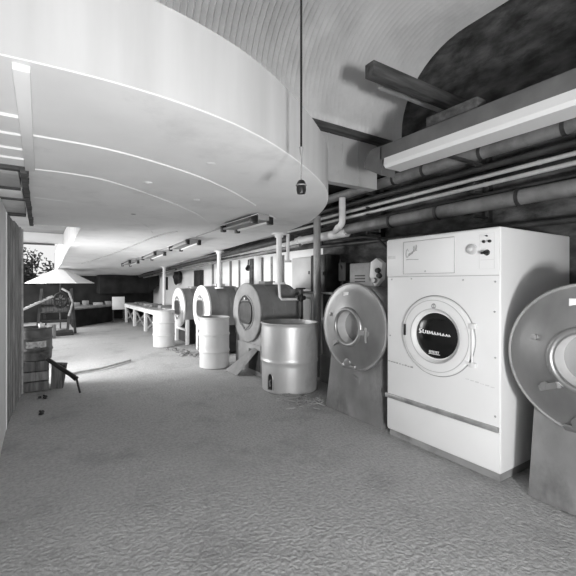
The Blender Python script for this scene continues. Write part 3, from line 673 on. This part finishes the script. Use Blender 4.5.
# valve on the nearest pole
t = thing('gate_valve', 'black valve with hand wheel on pipes behind the big metal tub', 'valve', (3.58, 4.88, 1.20))
bm = B(); cyl(bm, (3.58, 4.88, 0), (3.58, 4.88, 1.42), .022, 12); obj('stem_pipe', bm, 'dpipe', t)
bm = B(); sphere(bm, (3.58, 4.88, 1.28), .06); cyl(bm, (3.50, 4.88, 1.28), (3.66, 4.88, 1.28), .035, 16); obj('valve_body', bm, 'dark', t)
bm = B(); torus(bm, (3.58, 4.88, 1.43), (0, 0, 1), .07, .012, 32, 8); bar(bm, (3.51, 4.88, 1.43), (3.65, 4.88, 1.43), .014, .01); bar(bm, (3.58, 4.81, 1.43), (3.58, 4.95, 1.43), .014, .01); obj('hand_wheel', bm, 'dark', t)
bm = B(); tube(bm, [(3.66, 4.88, 1.28), (3.76, 4.87, 1.28), (3.78, 4.87, 1.2), (3.78, 4.87, .0)], .02, 10); obj('outlet_pipe', bm, 'lpipe', t, 'pale outlet pipe')

# boxes on the wall
def wallbox(name, y0, y1, z0, z1, dx, m_, label, cat, doorm=None):
    t = thing(name, label, cat, (4.35, (y0 + y1) / 2, z0))
    bm = B(); box(bm, (4.352 - dx, y0, z0), (4.352, y1, z1), .008); obj('body', bm, m_, t)
    bm = B(); box(bm, (4.352 - dx - .012, y0 + .02, z0 + .02), (4.352 - dx, y1 - .02, z1 - .02), .004); dr = obj('door', bm, doorm or m_, t)
    bm = B(); box(bm, (4.352 - dx - .03, y0 + .05, (z0 + z1) / 2 - .03), (4.352 - dx - .012, y0 + .07, (z0 + z1) / 2 + .03), .003); obj('door_catch', bm, 'dark', dr, 'dark catch')
    return t
wallbox('wall_cabinet', 5.42, 6.05, 1.42, 2.0, .12, 'drum', 'white wall cabinet above the big metal tub', 'cabinet')
wallbox('switch_box', 4.80, 5.22, 1.36, 2.0, .30, 'dark', 'tall black switch box on the dark wall left of the washer', 'electrical box')
bm = B(); tube(bm, [(4.2, 4.62, 1.9), (4.15, 4.55, 1.78), (4.2, 4.52, 1.62), (4.22, 4.6, 1.5)], .02, 8); box(bm, (4.15, 4.45, 1.55), (4.352, 4.62, 1.85), .01); single('motor_starter', bm, 'dark', 'small black starter box with a looping cable above the washer', 'electrical box', (4.3, 4.5, 1.5))
bm = B(); tube(bm, [(4.12, 4.75, 2.225), (4.11, 4.5, 2.22), (4.1, 4.0, 2.20), (4.1, 3.75, 2.16), (4.1, 3.6, 2.03), (4.2, 3.5, 1.9), (4.34, 3.45, 1.86)], .018, 8); single('hanging_cable', bm, 'dark', 'dark cable drooping along the wall above the washer', 'cable', (4.2, 4.2, 2.1))
bm = B(); box(bm, (4.0, 4.6, 1.335), (4.352, 6.2, 1.37), .004); single('wall_shelf', bm, 'wood', 'pale wooden shelf on the wall under the white cabinet', 'shelf', (4.2, 5.4, 1.335))
bm = B(); lathe(bm, [(0, 0), (.30, 0), (.33, .5), (.30, .58), (.30, .52), (0, .5)], (3.95, 4.3, .42), (0, 0, 1), 32); box(bm, (3.70, 4.05, 0), (4.2, 4.55, .42), .01); single('boiler_tank', bm, 'gmetal2', 'dark grey tank standing behind the big metal tub', 'tank', (3.95, 4.3, 0))

# wall lamp: small spotlight over tumblers
t = thing('pipe_clamp_light', 'small black clamp-on lamp hanging from the pipes above the grey tumbler', 'lamp', (3.68, 6.85, 1.9))
bm = B(); tube(bm, [(3.72, 6.9, 2.0), (3.66, 6.8, 1.92), (3.62, 6.72, 1.86)], .014, 8); obj('arm', bm, 'dark', t)
bm = B(); lathe(bm, [(0, 0), (.03, .0), (.055, .10), (.05, .1), (0, .05)], (3.63, 6.74, 1.87), (-.4, -.6, -.6), 20); obj('shade', bm, 'dark', t)

# things hung on the far wall
t = thing('wash_basin', 'dark round metal basin hung on the wall above the far white drum', 'basin', (4.2, 13.25, 1.44))
bm = B(); lathe(bm, [(.20, .14), (.28, -.02), (.295, -.03), (.28, -.04), (.20, .10), (0, .10)], (4.211, 13.25, 1.74), (1, 0, 0), 40); obj('bowl', bm, 'dark', t)
for s in (-1, 1):
    bm = B(); tube(bm, [(4.18, 13.25 + s * .28, 1.80), (4.18, 13.25 + s * .34, 1.77), (4.18, 13.25 + s * .34, 1.71), (4.18, 13.25 + s * .28, 1.68)], .012, 8); obj('handle', bm, 'dark', t)
wallbox('fuse_box', 11.0, 11.55, 1.38, 1.92, .12, 'dark', 'dark fuse box on the white wall right of the round basin', 'electrical box')
wallbox('meter_box', 14.8, 15.15, 1.25, 1.75, .10, 'dark', 'small dark meter box farthest along the white wall', 'electrical box')

# ================================================================== FAR END
t = thing('far_counter', 'black counter along the far dark wall', 'counter', (2.0, 16.5, 0))
bm = B(); prism(bm, [(.95, 14.35, 0), (2.40, 15.85, 0), (2.66, 17.0, 0), (.95, 17.0, 0)], (0, 0, .60)); obj('counter_body', bm, 'gwall', t)
bm = B(); prism(bm, [(.92, 14.28, .60), (2.43, 15.82, .60), (2.69, 17.0, .60), (.92, 17.0, .60)], (0, 0, .05)); obj('counter_top', bm, 'gmetal2', t)
for k, (x, w_, h_) in enumerate([(1.02, .30, .12), (1.42, .22, .18), (1.80, .35, .10), (2.25, .22, .14)]):
    bm = B(); box(bm, (x, 16.2, .65), (x + w_, 16.5, .65 + h_), .01); single('storage_box', bm, ['gmetal', 'gmetal2', 'wood', 'gmetal'][k], ['flat box at the left end of the black far counter', 'tall narrow box second from the left on the far counter', 'pale wide box on the black far counter', 'low box at the right end of the black far counter'][k], 'box', (x + w_ / 2, 16.35, .65), 'boxes on the far counter')
t = thing('notice_board', 'white notice board standing beside the far work table', 'board', (2.62, 16.2, 0))
bm = B(); box(bm, (2.40, 15.6, .48), (2.86, 15.64, .98), .004); obj('panel', bm, 'whitew', t)
for x in (2.42, 2.80):
    bm = B(); box(bm, (x, 15.64, 0), (x + .04, 15.68, .98)); obj('leg', bm, 'dwood', t)
bm = B(); box(bm, (2.0, 16.0, 1.1), (3.9, 17.06, 1.84), .02); prism(bm, [(3.9, 16.0, 1.1), (4.3, 16.0, 1.4), (4.3, 16.0, 1.84), (3.9, 16.0, 1.84)], (0, 1.05, 0)); single('extractor_hood', bm, 'gwall', 'big black extractor hood high on the far wall', 'hood', (2.9, 16.5, 1.1))

# umbrella canopy
UX, UY = .55, 13.55
t = thing('umbrella', 'white open umbrella at the bright far left end', 'umbrella', (UX, UY, 0))
bm = B(); K = 8; lo = []; hi = []; top = []
for k in range(K):
    a = 2 * PI * (k + .5) / K
    lo.append(bm.verts.new((UX + 1.02 * math.cos(a), UY + 1.02 * math.sin(a), 1.52))); hi.append(bm.verts.new((UX + .20 * math.cos(a), UY + .20 * math.sin(a), 1.93)))
ap = bm.verts.new((UX, UY, 1.955))
for k in range(K):
    j = (k + 1) % K; bm.faces.new((lo[k], lo[j], hi[j], hi[k])); bm.faces.new((hi[k], hi[j], ap))
o = obj('canopy', bm, 'canvas', t, smooth=False)
md = o.modifiers.new('thick', 'SOLIDIFY'); md.thickness = .012
for k in range(K):
    a = 2 * PI * (k + .5) / K; bm = B(); tube(bm, [(UX + 1.0 * math.cos(a), UY + 1.0 * math.sin(a), 1.505), (UX + .05 * math.cos(a), UY + .05 * math.sin(a), 1.90)], .010, 6); obj('rib', bm, 'dpipe', t)
bm = B(); cyl(bm, (UX, UY, 0), (UX, UY, 1.93), .022, 12); obj('pole', bm, 'dwood', t)
bm = B(); cyl(bm, (UX, UY, 0), (UX, UY, .08), .24, 24); obj('base', bm, 'gmetal2', t)

# old mangle with a fly wheel
mx, my = .42, 12.6
t = thing('mangle', 'old iron mangle with a fly wheel and sloping slatted feed table under the umbrella', 'mangle', (mx, my, 0))
for s in (-.38, .38):
    bm = B(); bar(bm, (mx + s - .12, my - .2, 0), (mx + s, my, 1.35), .07, .07); bar(bm, (mx + s + .12, my + .2, 0), (mx + s, my, 1.35), .07, .07); obj('side_frame', bm, 'dpipe', t)
bm = B(); cyl(bm, (mx - .40, my, .98), (mx + .40, my, .98), .10, 24); obj('roller', bm, 'oldwood', t)
bm = B(); cyl(bm, (mx - .40, my, .75), (mx + .40, my, .75), .10, 24); obj('roller', bm, 'oldwood', t)
bm = B(); torus(bm, (mx + .08, my - .26, 1.02), (.55, -.83, 0), .20, .035, 40, 10)
fx, fy, _ = basis((.55, -.83, 0))
for k in range(6):
    a = PI * k / 3; e = Vector((mx + .08, my - .26, 1.02)) + (fx * math.cos(a) + fy * math.sin(a)) * .19; bar(bm, (mx + .08, my - .26, 1.02), e, .025, .025)
sphere(bm, (mx + .08, my - .26, 1.02), .05, seg=12); obj('fly_wheel', bm, 'dark', t, 'black spoked fly wheel')
bm = B()
for k in range(8): bar(bm, (mx - .95 + k * .11, my - .45, .72 + k * .055), (mx - .95 + k * .11, my + .35, .72 + k * .055), .09, .02)
for s in (-.42, .33): bar(bm, (mx - 1.0, my + s, .69), (mx - .1, my + s, 1.14), .03, .04)
obj('feed_table', bm, 'wood', t, 'pale slatted sloping table')
for s in (-.42, .33):
    bm = B(); bar(bm, (mx - .85, my + s, 0), (mx - .85, my + s, .76), .05, .05); obj('table_leg', bm, 'oldwood', t)
bm = B(); tube(bm, [(mx + .30, my - .2, .55), (mx + .40, my - .22, .95), (mx + .30, my - .2, 1.25), (mx + .12, my - .15, 1.36)], .03, 10); obj('guard_arm', bm, 'wood', t, 'pale curved guard arm')
bm = B(); box(bm, (mx - .42, my - .28, .0), (mx + .42, my + .28, .10)); bar(bm, (mx - .38, my, .4), (mx + .38, my, .4), .05, .08); obj('base_frame', bm, 'dark', t)
bm = B(); cyl(bm, (mx - .15, my - .66, 0), (mx - .15, my - .66, .38), .11, 20); single('feed_bucket', bm, 'gmetal2', 'small grey bucket in front of the old mangle', 'bucket', (mx - .15, my - .66, 0))

# shrubs outside
def shrub(x, y, h, w_, label, seed):
    rnd = random.Random(seed)
    t = thing('shrub', label, 'shrub', (x, y, -.03), 'shrubs outside the open bay')
    bm = B(); tips = []
    for k in range(9):
        a = rnd.uniform(0, 2 * PI); q = rnd.uniform(.3, 1) * w_; e = Vector((x + q * math.cos(a), y + q * math.sin(a), h * rnd.uniform(.55, 1)))
        p0 = Vector((x + .05 * math.cos(a), y + .05 * math.sin(a), -.03)); m1 = p0.lerp(e, .5) + Vector((0, 0, .2)); tips += [(m1, e)]
        tube(bm, [p0, m1, e], [.03, .02, .006], 6)
    obj('stem', bm, 'bark', t)
    bm = B()
    for k in range(2600):
        m1, e = rnd.choice(tips); p = m1.lerp(e, rnd.uniform(-.3, 1.05)) + Vector([rnd.gauss(0, .16) for _ in range(3)])
        if p.z < .05: continue
        d_ = Vector([rnd.gauss(0, 1) for _ in range(3)]).normalized(); s = d_.orthogonal().normalized(); L_ = rnd.uniform(.10, .19)
        vs = [bm.verts.new(p), bm.verts.new(p + d_ * L_ * .5 + s * L_ * .28), bm.verts.new(p + d_ * L_), bm.verts.new(p + d_ * L_ * .5 - s * L_ * .28)]
        bm.faces.new(vs)
    o = obj('foliage', bm, 'leaf', t, smooth=False)
for k, (x, y, h, w_) in enumerate([(-2.4, 18.6, 2.6, .7), (-.75, 18.9, 2.9, .75), (.75, 18.8, 2.5, .6), (-1.5, 20.9, 3.5, .9)]):
    shrub(x, y, h, w_, ['dark leafy shrub outside, leftmost beyond the plank wall', 'dark leafy shrub outside, tallest of the front row', 'dark leafy shrub outside, nearest the umbrella', 'dark leafy shrub outside, standing behind the front row'][k], 20 + k)

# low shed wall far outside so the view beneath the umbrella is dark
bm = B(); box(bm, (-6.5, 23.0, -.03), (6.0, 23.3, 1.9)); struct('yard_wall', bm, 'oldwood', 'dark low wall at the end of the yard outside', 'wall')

# ================================================================== FLOOR LITTER
rnd = random.Random(3)
for k in range(16):
    y = rnd.uniform(7.2, 8.6); x = 2.72 - (y - 7.2) * .10 + rnd.uniform(-.16, .16); r = rnd.uniform(.03, .06)
    bm = B(); s = bmesh.ops.create_icosphere(bm, subdivisions=2, radius=r)
    for v in s['verts']: v.co = v.co * (1 + .5 * noise.noise(v.co * 25 + Vector((k, 0, 0)))); v.co.z = v.co.z * .6; v.co += Vector((x, y, r * .42))
    single('rubble_chunk', bm, 'rubble', 'small broken rubble chunk on the floor before the white-ringed tumblers', 'rubble', (x, y, 0), 'rubble chunks before the tumblers')
for k in range(7):
    x = rnd.uniform(.05, .22); y = rnd.uniform(4.9, 5.9); r = rnd.uniform(.012, .028)
    bm = B(); s = bmesh.ops.create_icosphere(bm, subdivisions=2, radius=r)
    for v in s['verts']: v.co = v.co * (1 + .5 * noise.noise(v.co * 40 + Vector((k, 9, 0)))); v.co.z *= .7; v.co += Vector((x - .15, y, r * .5))
    single('dark_pebble', bm, 'dark', 'small dark pebble on the floor along the plank wall', 'pebble', (x, y, 0), 'pebbles by the plank wall')
bm = B()
for k in range(160):
    x, y = rnd.gauss(2.86, .11), rnd.gauss(3.95, .17); a = rnd.uniform(0, PI); L_ = rnd.uniform(.04, .13); z = rnd.uniform(.006, .03)
    tube(bm, [(x, y, z), (x + L_ * math.cos(a), y + L_ * math.sin(a), z + rnd.uniform(-.004, .012))], .0035, 4)
tag(obj('straw_litter', bm, 'straw', at=(2.86, 3.95, 0)), 'scattered pale straw on the floor before the big metal tub', 'straw', kind='stuff')

# ================================================================== LIGHT
def area(name, loc, target, sx, sy, power, spread=180):
    l = bpy.data.lights.new(name, 'AREA'); l.shape = 'RECTANGLE'; l.size = sx; l.size_y = sy; l.energy = power; l.spread = math.radians(spread)
    o = bpy.data.objects.new(name, l); C.objects.link(o); o.location = loc
    o.rotation_euler = (Vector(target) - Vector(loc)).to_track_quat('-Z', 'Y').to_euler(); return o
area('photographers_lamp', (.12, -1.8, .8), (1.6, 3.5, 1.7), .4, .4, 190)
area('added_fill', (-1.3, 7.2, .9), (3.0, 7.3, .9), .8, .8, 60, 90)  # added fill light, out of view, brightens tumblers, drums and mid-room ceiling
area('bay_daylight', (-3.2, 9.3, 2.2), (1.5, 9.6, .7), 5.5, 2.4, 170, 125)
area('far_daylight', (-3.0, 13.6, 2.2), (1.8, 13.5, 1.4), 3.5, 2.4, 330)

wd = bpy.data.worlds.new('overcast_sky'); bpy.context.scene.world = wd; wd.use_nodes = True
bg = wd.node_tree.nodes['Background']; bg.inputs['Color'].default_value = (1, 1, 1, 1); bg.inputs['Strength'].default_value = .9

# ================================================================== CAMERA
cd = bpy.data.cameras.new('camera'); cam = bpy.data.objects.new('camera', cd); C.objects.link(cam)
cam.location = (0, 0, EYE); cam.rotation_euler = (PI / 2, 0, -TH)
cd.sensor_width = 36; cd.sensor_fit = 'HORIZONTAL'; cd.lens = F / 576 * 36
cd.shift_x = (288 - 268) / 576; cd.shift_y = (283 - 288) / 576; cd.clip_start = .05; cd.clip_end = 200
sc = bpy.context.scene; sc.camera = cam
sc.view_settings.view_transform = 'Standard'; sc.view_settings.look = 'None'; sc.view_settings.gamma = 1
sc.view_settings.use_curve_mapping = False; sc.view_settings.exposure = 0.0
